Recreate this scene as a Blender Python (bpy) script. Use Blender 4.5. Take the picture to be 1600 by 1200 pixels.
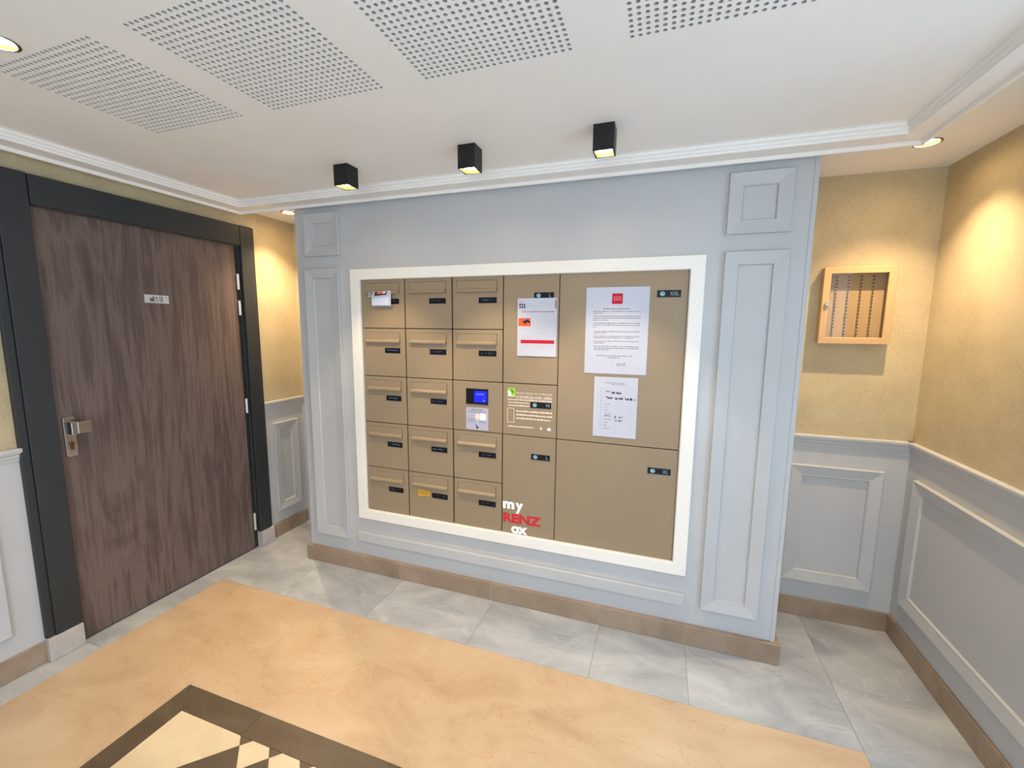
import bpy, bmesh, math, random
from mathutils import Vector, Matrix
for o in list(bpy.data.objects): bpy.data.objects.remove(o)
scene = bpy.context.scene
C = scene.collection
random.seed(7)

# ------------------------------------------------------------------ camera
cam_d = bpy.data.cameras.new('camera')
cam = bpy.data.objects.new('camera', cam_d); C.objects.link(cam)
cam_d.sensor_width = 36.0
cam_d.lens = 671.0 / 1600 * 36
cam_d.clip_start = 0.05
r = Vector((0.94548348, 0.32553047, 0.00953445))
u = Vector((-0.05113887, 0.11948921, 0.9915176))
f = Vector((-0.32162993, 0.93795109, -0.12962233))
cam.matrix_world = Matrix(((r.x, u.x, -f.x, 1.6845), (r.y, u.y, -f.y, -2.1507), (r.z, u.z, -f.z, 1.5531), (0, 0, 0, 1)))
scene.camera = cam

# ------------------------------------------------------------------ colour management and light
vs = scene.view_settings
vs.view_transform = 'Standard'; vs.look = 'None'; vs.gamma = 1.0; vs.use_curve_mapping = False
vs.exposure = 0.95
W = bpy.data.worlds.new('world'); scene.world = W; W.use_nodes = True
W.node_tree.nodes['Background'].inputs[0].default_value = (0.62, 0.80, 1.0, 1)
W.node_tree.nodes['Background'].inputs[1].default_value = 1.25

def area(name, loc, rot, sx, sy, energy, col):
    l = bpy.data.lights.new(name, 'AREA'); l.shape = 'RECTANGLE'; l.size = sx; l.size_y = sy
    l.energy = energy; l.color = col
    o = bpy.data.objects.new(name, l); C.objects.link(o); o.location = loc; o.rotation_euler = rot
    return o
# daylight through the glazed entrance in the right wall and the glazed lobby front behind the camera
area('daylight_side', (3.75, -1.45, 2.45), (0, math.radians(86), 0), 2.0, 2.2, 42, (0.42, 0.68, 1.0))
area('daylight_front', (1.9, -3.95, 1.2), (math.radians(90), 0, math.radians(14)), 1.2, 2.0, 24, (0.92, 0.96, 1.0))
WARM = (1.0, 0.75, 0.46)
SPOT_E = 44.0
CUBE_E = 23.0

# ------------------------------------------------------------------ measures (metres)
WL, WR, D = -0.9345, 2.883, 0.44
YF = -3.6
ZC = 2.30
XL, XR = -0.463, 2.2605
COL = [0.0, 0.2954, 0.5966, 0.8953, 1.1947, 1.7947]
ZB, P = 0.4134, 0.2825
ZT = ZB + 5 * P
RAIL = 1.016

# ------------------------------------------------------------------ materials
def srgb(c):
    return tuple(((v / 255) / 12.92 if v / 255 <= 0.04045 else ((v / 255 + 0.055) / 1.055) ** 2.4) for v in c) + (1,)
MATS = {}
def base_mat(name, col, rough=0.6, metal=0.0, spec=0.5):
    m = bpy.data.materials.new(name); m.use_nodes = True
    b = m.node_tree.nodes['Principled BSDF']
    b.inputs['Base Color'].default_value = srgb(col)
    b.inputs['Roughness'].default_value = rough
    b.inputs['Metallic'].default_value = metal
    b.inputs['Specular IOR Level'].default_value = spec
    MATS[name] = m
    return m, m.node_tree.nodes, m.node_tree.links, b
def coord(n, l, scale=(1, 1, 1)):
    tc = n.new('ShaderNodeTexCoord'); mp = n.new('ShaderNodeMapping')
    geo = n.new('ShaderNodeNewGeometry')
    l.new(geo.outputs['Position'], mp.inputs['Vector'])
    mp.inputs['Scale'].default_value = scale
    return mp.outputs['Vector']
def noise(n, l, vec, scale, detail=4, rough=0.55, dist=0.0):
    t = n.new('ShaderNodeTexNoise'); t.inputs['Scale'].default_value = scale
    t.inputs['Detail'].default_value = detail; t.inputs['Roughness'].default_value = rough
    t.inputs['Distortion'].default_value = dist
    l.new(vec, t.inputs['Vector']); return t.outputs['Fac']
def ramp(n, l, fac, stops):
    t = n.new('ShaderNodeValToRGB'); cr = t.color_ramp
    while len(cr.elements) < len(stops): cr.elements.new(0.5)
    for e, (p, c) in zip(cr.elements, stops):
        e.position = p; e.color = srgb(c)
    l.new(fac, t.inputs['Fac']); return t.outputs['Color']
def bump(n, l, b, h, strength=0.2, dist=0.002):
    t = n.new('ShaderNodeBump'); t.inputs['Strength'].default_value = strength; t.inputs['Distance'].default_value = dist
    l.new(h, t.inputs['Height']); l.new(t.outputs['Normal'], b.inputs['Normal'])
def paint(name, col, rough=0.55, var=5, bs=0.05, spec=0.35):
    m, n, l, b = base_mat(name, col, rough, 0, spec)
    v = coord(n, l)
    a = noise(n, l, v, 3.0, 3)
    lo = tuple(max(0, c - var) for c in col); hi = tuple(min(255, c + var) for c in col)
    l.new(ramp(n, l, a, [(0.3, lo), (0.7, hi)]), b.inputs['Base Color'])
    h = noise(n, l, v, 260, 2); bump(n, l, b, h, bs, 0.001)
    return m
paint('ceiling_paint', (236, 233, 229), 0.85, 2, 0.06, 0.2)
paint('grey_paint', (185, 185, 186), 0.5, 3, 0.04)
paint('white_paint', (236, 232, 225), 0.45, 2, 0.03)
paint('shaded_gypsum', (176, 174, 172), 0.95, 3, 0.1, 0.1)  # raw gypsum hole walls, shade of the perforations put into the grey
paint('fleece', (132, 131, 131), 0.95, 2, 0.1, 0.1)  # acoustic backing, toned darker to paint in the shade inside the holes
paint('grout', (188, 176, 158), 0.9, 6, 0.2, 0.1)
paint('dark_metal', (46, 49, 52), 0.5, 3, 0.12, 0.4)
paint('frame_paint', (42, 45, 47), 0.48, 3, 0.08, 0.45)
paint('gap', (34, 28, 24), 0.8, 2, 0.05, 0.1)
paint('black_metal', (16, 16, 18), 0.45, 2, 0.03, 0.4)
paint('paper', (190, 193, 208), 0.75, 2, 0.03, 0.2)
paint('ink', (44, 44, 54), 0.8, 3, 0.02, 0.1)
paint('ink_grey', (132, 132, 142), 0.8, 4, 0.02, 0.1)
paint('ink_light', (188, 188, 192), 0.8, 3, 0.02, 0.1)
paint('ink_pink', (178, 138, 144), 0.8, 4, 0.02, 0.1)
paint('red_print', (190, 32, 56), 0.7, 5, 0.02, 0.2)
paint('pale_red_print', (218, 118, 128), 0.7, 4, 0.02, 0.2)
paint('rose_print', (176, 104, 118), 0.7, 4, 0.02, 0.2)
paint('maroon_print', (92, 24, 34), 0.6, 4, 0.02, 0.2)
paint('white_print', (244, 242, 240), 0.6, 2, 0.02, 0.2)
paint('cream_print', (226, 212, 196), 0.6, 3, 0.02, 0.2)
paint('sticker_red', (200, 44, 54), 0.5, 4, 0.02, 0.3)
paint('plate_black', (18, 18, 26), 0.4, 2, 0.02, 0.2)
paint('plate_mark', (110, 124, 168), 0.5, 6, 0.02, 0.3)
paint('plate_mark_blue', (110, 150, 205), 0.5, 6, 0.02, 0.3)
paint('emblem_cyan', (128, 178, 190), 0.5, 8, 0.02, 0.3)
paint('orange_print', (228, 98, 56), 0.6, 10, 0.02, 0.2)
paint('blue_print', (112, 138, 164), 0.6, 6, 0.02, 0.2)
paint('dark_print', (58, 40, 52), 0.6, 4, 0.02, 0.2)
paint('salmon_print', (206, 120, 98), 0.6, 6, 0.02, 0.2)
paint('leaflet_blue', (205, 214, 236), 0.6, 6, 0.02, 0.2)
paint('sticker_lilac', (176, 174, 194), 0.5, 4, 0.02, 0.3)
paint('green_print', (150, 196, 60), 0.5, 8, 0.02, 0.3)
paint('dark_green_print', (72, 140, 34), 0.5, 5, 0.02, 0.3)
paint('note_yellow', (212, 158, 62), 0.7, 5, 0.02, 0.2)
paint('note_ink', (160, 112, 40), 0.7, 4, 0.02, 0.2)
paint('hook_metal', (84, 62, 46), 0.5, 4, 0.02, 0.4)
paint('latch_beige', (190, 152, 104), 0.5, 5, 0.02, 0.3)
paint('sign_plate', (192, 190, 190), 0.4, 4, 0.02, 0.4)
paint('sign_mark', (96, 96, 102), 0.5, 4, 0.02, 0.3)

def brushed(name, col, rough, metal):
    m, n, l, b = base_mat(name, col, rough, metal)
    v = coord(n, l, (1, 1, 14)); a = noise(n, l, v, 60, 3)
    lo = tuple(max(0, c - 8) for c in col); hi = tuple(min(255, c + 8) for c in col)
    l.new(ramp(n, l, a, [(0.3, lo), (0.7, hi)]), b.inputs['Base Color'])
    return m
brushed('steel', (176, 172, 166), 0.16, 1.0)
brushed('hinge_steel', (206, 206, 204), 0.4, 0.6)
brushed('gold_reflector', (236, 186, 96), 0.35, 0.8)
brushed('bronze', (110, 74, 44), 0.4, 0.7)
brushed('key_case', (186, 154, 112), 0.5, 0.05)
brushed('key_board', (176, 142, 98), 0.6, 0.05)

def cabinet_metal():
    m, n, l, b = base_mat('cabinet_metal', (168, 146, 118), 0.45, 0.0, 0.25)
    v = coord(n, l)
    a = noise(n, l, v, 1.6, 3)
    l.new(ramp(n, l, a, [(0.25, (143, 126, 103)), (0.75, (151, 133, 109))]), b.inputs['Base Color'])
    bump(n, l, b, noise(n, l, v, 700, 2), 0.05, 0.0006)
cabinet_metal()

def wallpaper():
    m, n, l, b = base_mat('wallpaper', (178, 152, 110), 0.7, 0, 0.3)
    v1 = coord(n, l, (1, 1, 0.12)); v2 = coord(n, l, (0.12, 0.12, 1)); v0 = coord(n, l)
    a = noise(n, l, v1, 420, 3); c = noise(n, l, v2, 420, 3); d = noise(n, l, v0, 5, 4)
    ad = n.new('ShaderNodeMath'); ad.operation = 'ADD'; l.new(a, ad.inputs[0]); l.new(c, ad.inputs[1])
    ml = n.new('ShaderNodeMath'); ml.operation = 'MULTIPLY'; ml.inputs[1].default_value = 0.5; l.new(ad.outputs[0], ml.inputs[0])
    mx = n.new('ShaderNodeMath'); mx.operation = 'MULTIPLY_ADD'; mx.inputs[1].default_value = 0.35; l.new(d, mx.inputs[0])
    m2 = n.new('ShaderNodeMath'); m2.operation = 'MULTIPLY'; m2.inputs[1].default_value = 0.65; l.new(ml.outputs[0], m2.inputs[0])
    l.new(m2.outputs[0], mx.inputs[2])
    l.new(ramp(n, l, mx.outputs[0], [(0.34, (168, 152, 121)), (0.5, (186, 170, 137)), (0.66, (199, 184, 151))]), b.inputs['Base Color'])
    bump(n, l, b, ml.outputs[0], 0.35, 0.001)
wallpaper()

def wood():
    m, n, l, b = base_mat('door_wood', (92, 76, 70), 0.5, 0, 0.4)
    v = coord(n, l, (1, 1, 0.14))
    w = noise(n, l, v, 5.5, 4, 0.55, 1.6)
    fine = noise(n, l, coord(n, l, (1, 1, 0.03)), 90, 4, 0.6, 0.3)
    mid = noise(n, l, coord(n, l, (1, 1, 0.05)), 24, 3, 0.5, 0.6)
    a1 = n.new('ShaderNodeMath'); a1.operation = 'MULTIPLY_ADD'; a1.inputs[1].default_value = 0.5; l.new(w, a1.inputs[0])
    a2 = n.new('ShaderNodeMath'); a2.operation = 'MULTIPLY_ADD'; a2.inputs[1].default_value = 0.3; l.new(mid, a2.inputs[0])
    a3 = n.new('ShaderNodeMath'); a3.operation = 'MULTIPLY'; a3.inputs[1].default_value = 0.2; l.new(fine, a3.inputs[0])
    l.new(a3.outputs[0], a2.inputs[2]); l.new(a2.outputs[0], a1.inputs[2])
    l.new(ramp(n, l, a1.outputs[0], [(0.28, (62, 50, 47)), (0.42, (87, 72, 67)), (0.5, (110, 93, 87)), (0.58, (83, 69, 65)), (0.72, (126, 108, 101))]), b.inputs['Base Color'])
    bump(n, l, b, fine, 0.12, 0.001)
wood()

def marble(name, stops, rough, scale, veins=None, offset=0.0):
    m, n, l, b = base_mat(name, stops[1][1], rough, 0, 0.5)
    v = coord(n, l)
    mp = n.new('ShaderNodeMapping'); mp.inputs['Rotation'].default_value = (0, 0, 0.6); mp.inputs['Scale'].default_value = (1, 1.8, 1)
    oi = n.new('ShaderNodeObjectInfo'); ad = n.new('ShaderNodeVectorMath'); ad.operation = 'ADD'
    sc = n.new('ShaderNodeMath'); sc.operation = 'MULTIPLY'; sc.inputs[1].default_value = offset
    l.new(oi.outputs['Random'], sc.inputs[0]); l.new(sc.outputs[0], ad.inputs[1])
    l.new(v, ad.inputs[0]); l.new(ad.outputs[0], mp.inputs['Vector'])
    a = noise(n, l, mp.outputs[0], scale, 7, 0.62, 0.7)
    colr = ramp(n, l, a, stops)
    if veins:
        vn = noise(n, l, mp.outputs[0], veins[1], 6, 0.55, 1.1)
        s = n.new('ShaderNodeMath'); s.operation = 'SUBTRACT'; s.inputs[1].default_value = 0.5; l.new(vn, s.inputs[0])
        ab = n.new('ShaderNodeMath'); ab.operation = 'ABSOLUTE'; l.new(s.outputs[0], ab.inputs[0])
        mr = n.new('ShaderNodeMapRange'); mr.inputs['From Min'].default_value = 0.0; mr.inputs['From Max'].default_value = veins[2]
        mr.inputs['To Min'].default_value = veins[3]; mr.inputs['To Max'].default_value = 0.0
        l.new(ab.outputs[0], mr.inputs['Value'])
        mx = n.new('ShaderNodeMix'); mx.data_type = 'RGBA'
        l.new(mr.outputs[0], mx.inputs['Factor']); l.new(colr, mx.inputs['A']); mx.inputs['B'].default_value = srgb(veins[0])
        colr = mx.outputs['Result']
    l.new(colr, b.inputs['Base Color'])
    rr = noise(n, l, v, 40, 3)
    mr2 = n.new('ShaderNodeMapRange'); mr2.inputs['To Min'].default_value = rough - 0.05; mr2.inputs['To Max'].default_value = rough + 0.06
    l.new(rr, mr2.inputs['Value']); l.new(mr2.outputs[0], b.inputs['Roughness'])
marble('grey_marble', [(0.3, (140, 144, 150)), (0.5, (164, 168, 173)), (0.7, (186, 189, 192))], 0.30, 2.4, ((206, 208, 208), 1.6, 0.010, 0.3), 9.0)
marble('beige_marble', [(0.28, (172, 146, 117)), (0.5, (187, 162, 132)), (0.72, (198, 176, 147))], 0.34, 2.6, ((178, 128, 84), 3.0, 0.006, 0.5))
marble('brown_stone', [(0.3, (76, 64, 50)), (0.5, (86, 73, 58)), (0.7, (96, 83, 67))], 0.38, 5.0, None, 5.0)
marble('cream_stone', [(0.3, (196, 177, 147)), (0.5, (205, 187, 157)), (0.7, (214, 197, 168))], 0.36, 3.0, None, 5.0)
marble('skirting_stone', [(0.3, (136, 115, 97)), (0.5, (150, 129, 109)), (0.7, (163, 142, 122))], 0.42, 4.0, None, 5.0)
marble('plinth_stone', [(0.3, (164, 156, 150)), (0.5, (178, 171, 165)), (0.7, (190, 184, 178))], 0.42, 5.0, None, 5.0)

def emit(name, col, strength):
    m, n, l, b = base_mat(name, (0, 0, 0), 0.5)
    b.inputs['Emission Color'].default_value = srgb(col); b.inputs['Emission Strength'].default_value = strength
    v = coord(n, l); a = noise(n, l, v, 30, 2)
    mr = n.new('ShaderNodeMapRange'); mr.inputs['To Min'].default_value = strength * 0.92; mr.inputs['To Max'].default_value = strength * 1.06
    l.new(a, mr.inputs['Value']); l.new(mr.outputs[0], b.inputs['Emission Strength'])
emit('lamp_lens', (255, 222, 168), 55.0)
emit('blue_screen', (10, 14, 246), 1.0)
emit('blue_screen_text', (60, 90, 255), 1.1)
def glass(name, tint, gloss):
    m = bpy.data.materials.new(name); m.use_nodes = True; n = m.node_tree.nodes; l = m.node_tree.links
    n.clear(); o = n.new('ShaderNodeOutputMaterial'); mx = n.new('ShaderNodeMixShader')
    t = n.new('ShaderNodeBsdfTransparent'); t.inputs[0].default_value = tint
    g = n.new('ShaderNodeBsdfGlossy'); g.inputs['Roughness'].default_value = 0.0
    lw = n.new('ShaderNodeLayerWeight'); lw.inputs['Blend'].default_value = 0.5
    pw = n.new('ShaderNodeMath'); pw.operation = 'POWER'; pw.inputs[1].default_value = 4.0; l.new(lw.outputs['Facing'], pw.inputs[0])
    ml = n.new('ShaderNodeMath'); ml.operation = 'MULTIPLY_ADD'; ml.inputs[1].default_value = 0.7; ml.inputs[2].default_value = 0.04 * gloss
    l.new(pw.outputs[0], ml.inputs[0])
    ge = n.new('ShaderNodeNewGeometry'); iv = n.new('ShaderNodeMath'); iv.operation = 'SUBTRACT'; iv.inputs[0].default_value = 1.0; l.new(ge.outputs['Backfacing'], iv.inputs[1])
    fm = n.new('ShaderNodeMath'); fm.operation = 'MULTIPLY'; l.new(ml.outputs[0], fm.inputs[0]); l.new(iv.outputs[0], fm.inputs[1]); ml = fm
    l.new(ml.outputs[0], mx.inputs[0]); l.new(t.outputs[0], mx.inputs[1]); l.new(g.outputs[0], mx.inputs[2]); l.new(mx.outputs[0], o.inputs[0])
    MATS[name] = m
glass('clear_glass', (0.97, 0.98, 0.98, 1), 1.2)

# ------------------------------------------------------------------ mesh helpers
class MB:
    def __init__(s): s.v = []; s.f = []
    def add(s, vs_, fs):
        k = len(s.v); s.v += [tuple(p) for p in vs_]; s.f += [tuple(i + k for i in q) for q in fs]; return s
    def box(s, x0, x1, y0, y1, z0, z1):
        x0, x1 = min(x0, x1), max(x0, x1); y0, y1 = min(y0, y1), max(y0, y1); z0, z1 = min(z0, z1), max(z0, z1)
        return s.add([(x0, y0, z0), (x1, y0, z0), (x1, y1, z0), (x0, y1, z0), (x0, y0, z1), (x1, y0, z1), (x1, y1, z1), (x0, y1, z1)],
                     [(0, 3, 2, 1), (4, 5, 6, 7), (0, 1, 5, 4), (1, 2, 6, 5), (2, 3, 7, 6), (3, 0, 4, 7)])
    def prism(s, poly, a, b, fn):
        """poly: 2D points; extruded from a to b; fn(p, q, t) -> xyz"""
        n = len(poly)
        vs_ = [fn(p, q, a) for p, q in poly] + [fn(p, q, b) for p, q in poly]
        fs = [tuple(range(n))[::-1], tuple(range(n, 2 * n))]
        for i in range(n): fs.append((i, (i + 1) % n, n + (i + 1) % n, n + i))
        return s.add(vs_, fs)
    def cyl(s, c, axis, r0, r1, h, n=20, caps=True):
        ax = Vector(axis).normalized(); t = Vector((1, 0, 0)) if abs(ax.x) < 0.9 else Vector((0, 1, 0))
        a = ax.cross(t).normalized(); b = ax.cross(a); c = Vector(c)
        vs_ = []
        for rr, hh in ((r0, 0), (r1, h)):
            for i in range(n):
                an = 2 * math.pi * i / n
                vs_.append(c + ax * hh + (a * math.cos(an) + b * math.sin(an)) * rr)
        fs = [(i, (i + 1) % n, n + (i + 1) % n, n + i) for i in range(n)]
        if caps: fs += [tuple(range(n))[::-1], tuple(range(n, 2 * n))]
        return s.add(vs_, fs)
    def lathe(s, c, prof, n=24):
        """prof: list of (radius, z)"""
        vs_ = []
        for rr, z in prof:
            for i in range(n):
                an = 2 * math.pi * i / n
                vs_.append((c[0] + rr * math.cos(an), c[1] + rr * math.sin(an), c[2] + z))
        fs = []
        for k in range(len(prof) - 1):
            for i in range(n):
                j = (i + 1) % n
                fs.append((k * n + i, k * n + j, (k + 1) * n + j, (k + 1) * n + i))
        return s.add(vs_, fs)
    def quad(s, a, b, c, d): return s.add([a, b, c, d], [(0, 1, 2, 3)])
def obj(name, mb, mat, parent=None, bevel=0, smooth=False):
    me = bpy.data.meshes.new(name)
    off = Vector(parent['base']) if parent is not None and 'base' in parent else Vector((0, 0, 0))
    me.from_pydata([(x - off.x, y - off.y, z - off.z) for x, y, z in mb.v], [], mb.f)
    bm = bmesh.new(); bm.from_mesh(me); bmesh.ops.recalc_face_normals(bm, faces=bm.faces); bm.to_mesh(me); bm.free()
    me.materials.append(MATS[mat]); me.update()
    if smooth:
        for p in me.polygons: p.use_smooth = True
    o = bpy.data.objects.new(name, me); C.objects.link(o)
    if parent is not None:
        o.parent = parent
        o['base'] = tuple(off)
    if bevel:
        b = o.modifiers.new('bevel', 'BEVEL'); b.width = bevel; b.segments = 2; b.limit_method = 'ANGLE'; b.harden_normals = False
    return o
def thing(name, label, cat, base=(0, 0, 0), group=None):
    o = bpy.data.objects.new(name, None); C.objects.link(o); o.location = base; o['base'] = tuple(base)
    o.empty_display_size = 0.05
    o['label'] = label; o['category'] = cat
    if group: o['group'] = group
    return o
def tag(o, label, cat, group=None):
    o['label'] = label; o['category'] = cat
    if group: o['group'] = group
    return o
def struct(name, mb, mat, label=None, bevel=0):
    o = obj(name, mb, mat, None, bevel); o['kind'] = 'structure'
    if label: o['label'] = label
    return o
def struct_empty(name, label=None):
    o = bpy.data.objects.new(name, None); C.objects.link(o); o['kind'] = 'structure'; o['base'] = (0, 0, 0)
    if label: o['label'] = label
    return o
# wall mappings: (along wall, up, out of wall) -> xyz
def on_left(x=WL): return lambda s, z, n: (x + n, s, z)
def on_right(x=WR): return lambda s, z, n: (x - n, s, z)
def on_back(y=D): return lambda s, z, n: (s, y - n, z)
def frame_moulding(mb, a0, a1, z0, z1, prof, fn):
    """mitred rectangle; prof: list of (inset, height)"""
    n = len(prof)
    vs_ = []
    for ins, h in prof:
        for (a, z) in ((a0 + ins, z0 + ins), (a1 - ins, z0 + ins), (a1 - ins, z1 - ins), (a0 + ins, z1 - ins)):
            vs_.append(fn(a, z, h))
    fs = []
    for k in range(n - 1):
        for i in range(4):
            j = (i + 1) % 4
            fs.append((k * 4 + i, k * 4 + j, (k + 1) * 4 + j, (k + 1) * 4 + i))
    return mb.add(vs_, fs)
PANEL = [(0, 0), (0, 0.017), (0.003, 0.020), (0.050, 0.011), (0.056, 0.011), (0.060, 0.0)]
def slab(mb, fn, a0, a1, z0, z1, n0, n1):
    p = [fn(a, z, n) for n in (n0, n1) for (a, z) in ((a0, z0), (a1, z0), (a1, z1), (a0, z1))]
    return mb.add(p, [(0, 3, 2, 1), (4, 5, 6, 7), (0, 1, 5, 4), (1, 2, 6, 5), (2, 3, 7, 6), (3, 0, 4, 7)])
RAILP = [(0, 0.957), (0.008, 0.957), (0.010, 0.972), (0.014, 0.975), (0.015, 0.988), (0.021, 0.993), (0.024, 1.004), (0.024, 1.013), (0.021, 1.016), (0, 1.016)]
def rail(mb, fn, a0, a1):
    return mb.prism(RAILP, a0, a1, lambda n, z, t: fn(t, z, n))
_tc = {}
def text_mesh(s, bold=0.0, spacing=1.0):
    key = (s, bold, spacing)
    if key not in _tc:
        cu = bpy.data.curves.new('txt', 'FONT'); cu.body = s; cu.offset = bold; cu.resolution_u = 3; cu.space_character = spacing
        o = bpy.data.objects.new('txt', cu); C.objects.link(o)
        dg = bpy.context.evaluated_depsgraph_get(); me = bpy.data.meshes.new_from_object(o.evaluated_get(dg))
        vs_ = [tuple(v.co) for v in me.vertices]; fs = [tuple(p.vertices) for p in me.polygons]
        bpy.data.objects.remove(o); bpy.data.curves.remove(cu); bpy.data.meshes.remove(me)
        x0 = min(v[0] for v in vs_); x1 = max(v[0] for v in vs_); y0 = min(v[1] for v in vs_); y1 = max(v[1] for v in vs_)
        _tc[key] = ([((v[0] - x0) / (x1 - x0), (v[1] - y0) / (y1 - y0)) for v in vs_], fs)
    return _tc[key]
def text(mb, s, x0, x1, z0, z1, y, bold=0.0, spacing=1.0, dz=0.0):
    """lettering that fills the box on a plane facing -y; dz: rise across the width"""
    vs_, fs = text_mesh(s, bold, spacing)
    mb.add([(x0 + a * (x1 - x0), y, z0 + b * (z1 - z0) + a * dz) for a, b in vs_], fs)
def rect(mb, x0, x1, z0, z1, y):
    mb.quad((x0, y, z0), (x1, y, z0), (x1, y, z1), (x0, y, z1))
def words(mb, x0, x1, z, h, y, rng, dense=0.75):
    x = x0
    while x < x1 - 0.002:
        w = rng.uniform(0.004, 0.016); w = min(w, x1 - x)
        rect(mb, x, x + w, z, z + h * rng.uniform(0.7, 1.0), y)
        x += w + rng.uniform(0.0018, 0.0034)
def stroke(mb, pts, w, y):
    for (ax, az), (bx, bz) in zip(pts[:-1], pts[1:]):
        d = Vector((bx - ax, bz - az)); 
        if d.length < 1e-6: continue
        d.normalize(); n_ = Vector((-d.y, d.x)) * w / 2
        mb.quad((ax - n_.x, y, az - n_.y), (bx - n_.x, y, bz - n_.y), (bx + n_.x, y, bz + n_.y), (ax + n_.x, y, az + n_.y))

# ------------------------------------------------------------------ floor
fl = struct('floor', MB().box(WL - 0.15, WR + 0.15, YF - 0.15, D + 0.15, -0.06, -0.004), 'grout', 'polished stone floor with grey border, beige field and brown and cream inlay')
def poly_tile(name, pts, mat, th=0.012, gap=0.0):
    if gap:
        cx = sum(p[0] for p in pts) / len(pts); cy = sum(p[1] for p in pts) / len(pts)
        q = []
        n = len(pts)
        # inset every edge by gap
        area2 = sum(pts[i][0] * pts[(i + 1) % n][1] - pts[(i + 1) % n][0] * pts[i][1] for i in range(n))
        sg = 1 if area2 > 0 else -1
        lines = []
        for i in range(n):
            a = Vector(pts[i]); b = Vector(pts[(i + 1) % n]); d = (b - a).normalized(); nn = Vector((-d.y, d.x)) * sg
            lines.append((a + nn * gap, d))
        for i in range(n):
            p1, d1 = lines[i - 1]; p2, d2 = lines[i]
            den = d1.x * d2.y - d1.y * d2.x
            if abs(den) < 1e-6: q.append(tuple(p2)); continue
            t = ((p2.x - p1.x) * d2.y - (p2.y - p1.y) * d2.x) / den
            q.append((p1.x + d1.x * t, p1.y + d1.y * t))
        pts = q
    return obj(name, MB().prism(pts, -th, 0.0, lambda p, q, t: (p, q, t)), mat, fl)
def rtile(x0, x1, y0, y1, mat, gap=0.0008): return poly_tile('tile', [(x0, y0), (x1, y0), (x1, y1), (x0, y1)], mat, gap=gap)
YB = -0.392                                  # near edge of the grey band along the mailbox wall
XA, XB = -0.79, 2.48                         # sides of the beige field
xs = [WL, -0.345, 0.255, 0.855, 1.455, 1.875, XB]
for a, b in zip(xs[:-1], xs[1:]): rtile(a, b, YB, D, 'grey_marble')
for y0, y1 in ((-0.78, D), (-1.98, -0.78), (-3.18, -1.98), (YF, -3.18)): rtile(XB, WR, y0, y1, 'grey_marble')
for y0, y1 in ((-1.0, YB), (-1.6, -1.0), (-2.2, -1.6), (-2.8, -2.2), (-3.4, -2.8), (YF, -3.4)): rtile(WL, XA, y0, y1, 'grey_marble')
rtile(XA, XB, YF, -3.35, 'grey_marble')
# beige field: a ring around the inlay
ox0, ox1, oy1, oy0 = -0.177, 1.877, -1.009, -2.75
ring = MB()
out = [(XA, -3.35), (XB, -3.35), (XB, YB), (XA, YB)]; inn = [(ox0, oy0), (ox1, oy0), (ox1, oy1), (ox0, oy1)]
for i in range(4):
    j = (i + 1) % 4
    ring.add([out[i] + (0,), out[j] + (0,), inn[j] + (0,), inn[i] + (0,)], [(0, 1, 2, 3)])
obj('beige_field', ring, 'beige_marble', fl)
bw = 0.101
ix0, ix1, iy1, iy0 = ox0 + bw, ox1 - bw, oy1 - bw, oy0 + bw
G = 0.0008
# brown border strips, mitred at the corners and jointed along their length
def strip_x(xa, xb, yo, yi, la, lb):
    poly_tile('border_strip', [(xa, yo), (xb, yo), (xb - lb, yi), (xa + la, yi)], 'brown_stone', gap=G)
cuts = [ox0, 0.245, 0.85, 1.455, ox1]
for i, (a, b) in enumerate(zip(cuts[:-1], cuts[1:])):
    strip_x(a, b, oy1, iy1, bw if i == 0 else 0, bw if i == 3 else 0)
    strip_x(a, b, oy0, iy0, bw if i == 0 else 0, bw if i == 3 else 0)
cuts = [oy1, -1.61, -2.21, oy0]
for xo, xi in ((ox0, ix0), (ox1, ix1)):
    for i, (a, b) in enumerate(zip(cuts[:-1], cuts[1:])):
        poly_tile('border_strip', [(xo, a), (xo, b), (xi, b + (bw if i == 2 else 0)), (xi, a - (bw if i == 0 else 0))], 'brown_stone', gap=G)
# inlay: diagonal chequer of cream and brown, brown diagonal band at the corners
hd = 0.0715; yc0 = -1.141
c0, ncell = 0.278, 8
def clip_top(pts, ytop):
    outp = []
    for i in range(len(pts)):
        a, b = pts[i], pts[(i + 1) % len(pts)]
        ina, inb = a[1] <= ytop, b[1] <= ytop
        if ina: outp.append(a)
        if ina != inb:
            t = (ytop - a[1]) / (b[1] - a[1]); outp.append((a[0] + t * (b[0] - a[0]), ytop))
    return outp
ROWS = 5
for k in range(ncell + 1):                     # little brown triangles against the border
    cx = c0 + 2 * hd * k; dh = iy1 - yc0
    poly_tile('inlay_piece', [(cx - dh, iy1), (cx, yc0), (cx + dh, iy1)], 'brown_stone', gap=G)
for rr in range(ROWS):
    yy = yc0 - hd * rr
    n = ncell - rr
    for k in range(n):                         # cream diamonds, then brown diamonds below
        cx = c0 + hd * rr + hd + 2 * hd * k
        d = [(cx - hd, yy), (cx, yy - hd), (cx + hd, yy), (cx, yy + hd)]
        if rr == 0: d = clip_top(d, iy1)
        poly_tile('inlay_piece', d, 'cream_stone' if rr % 2 == 0 else 'brown_stone', gap=G)
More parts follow.
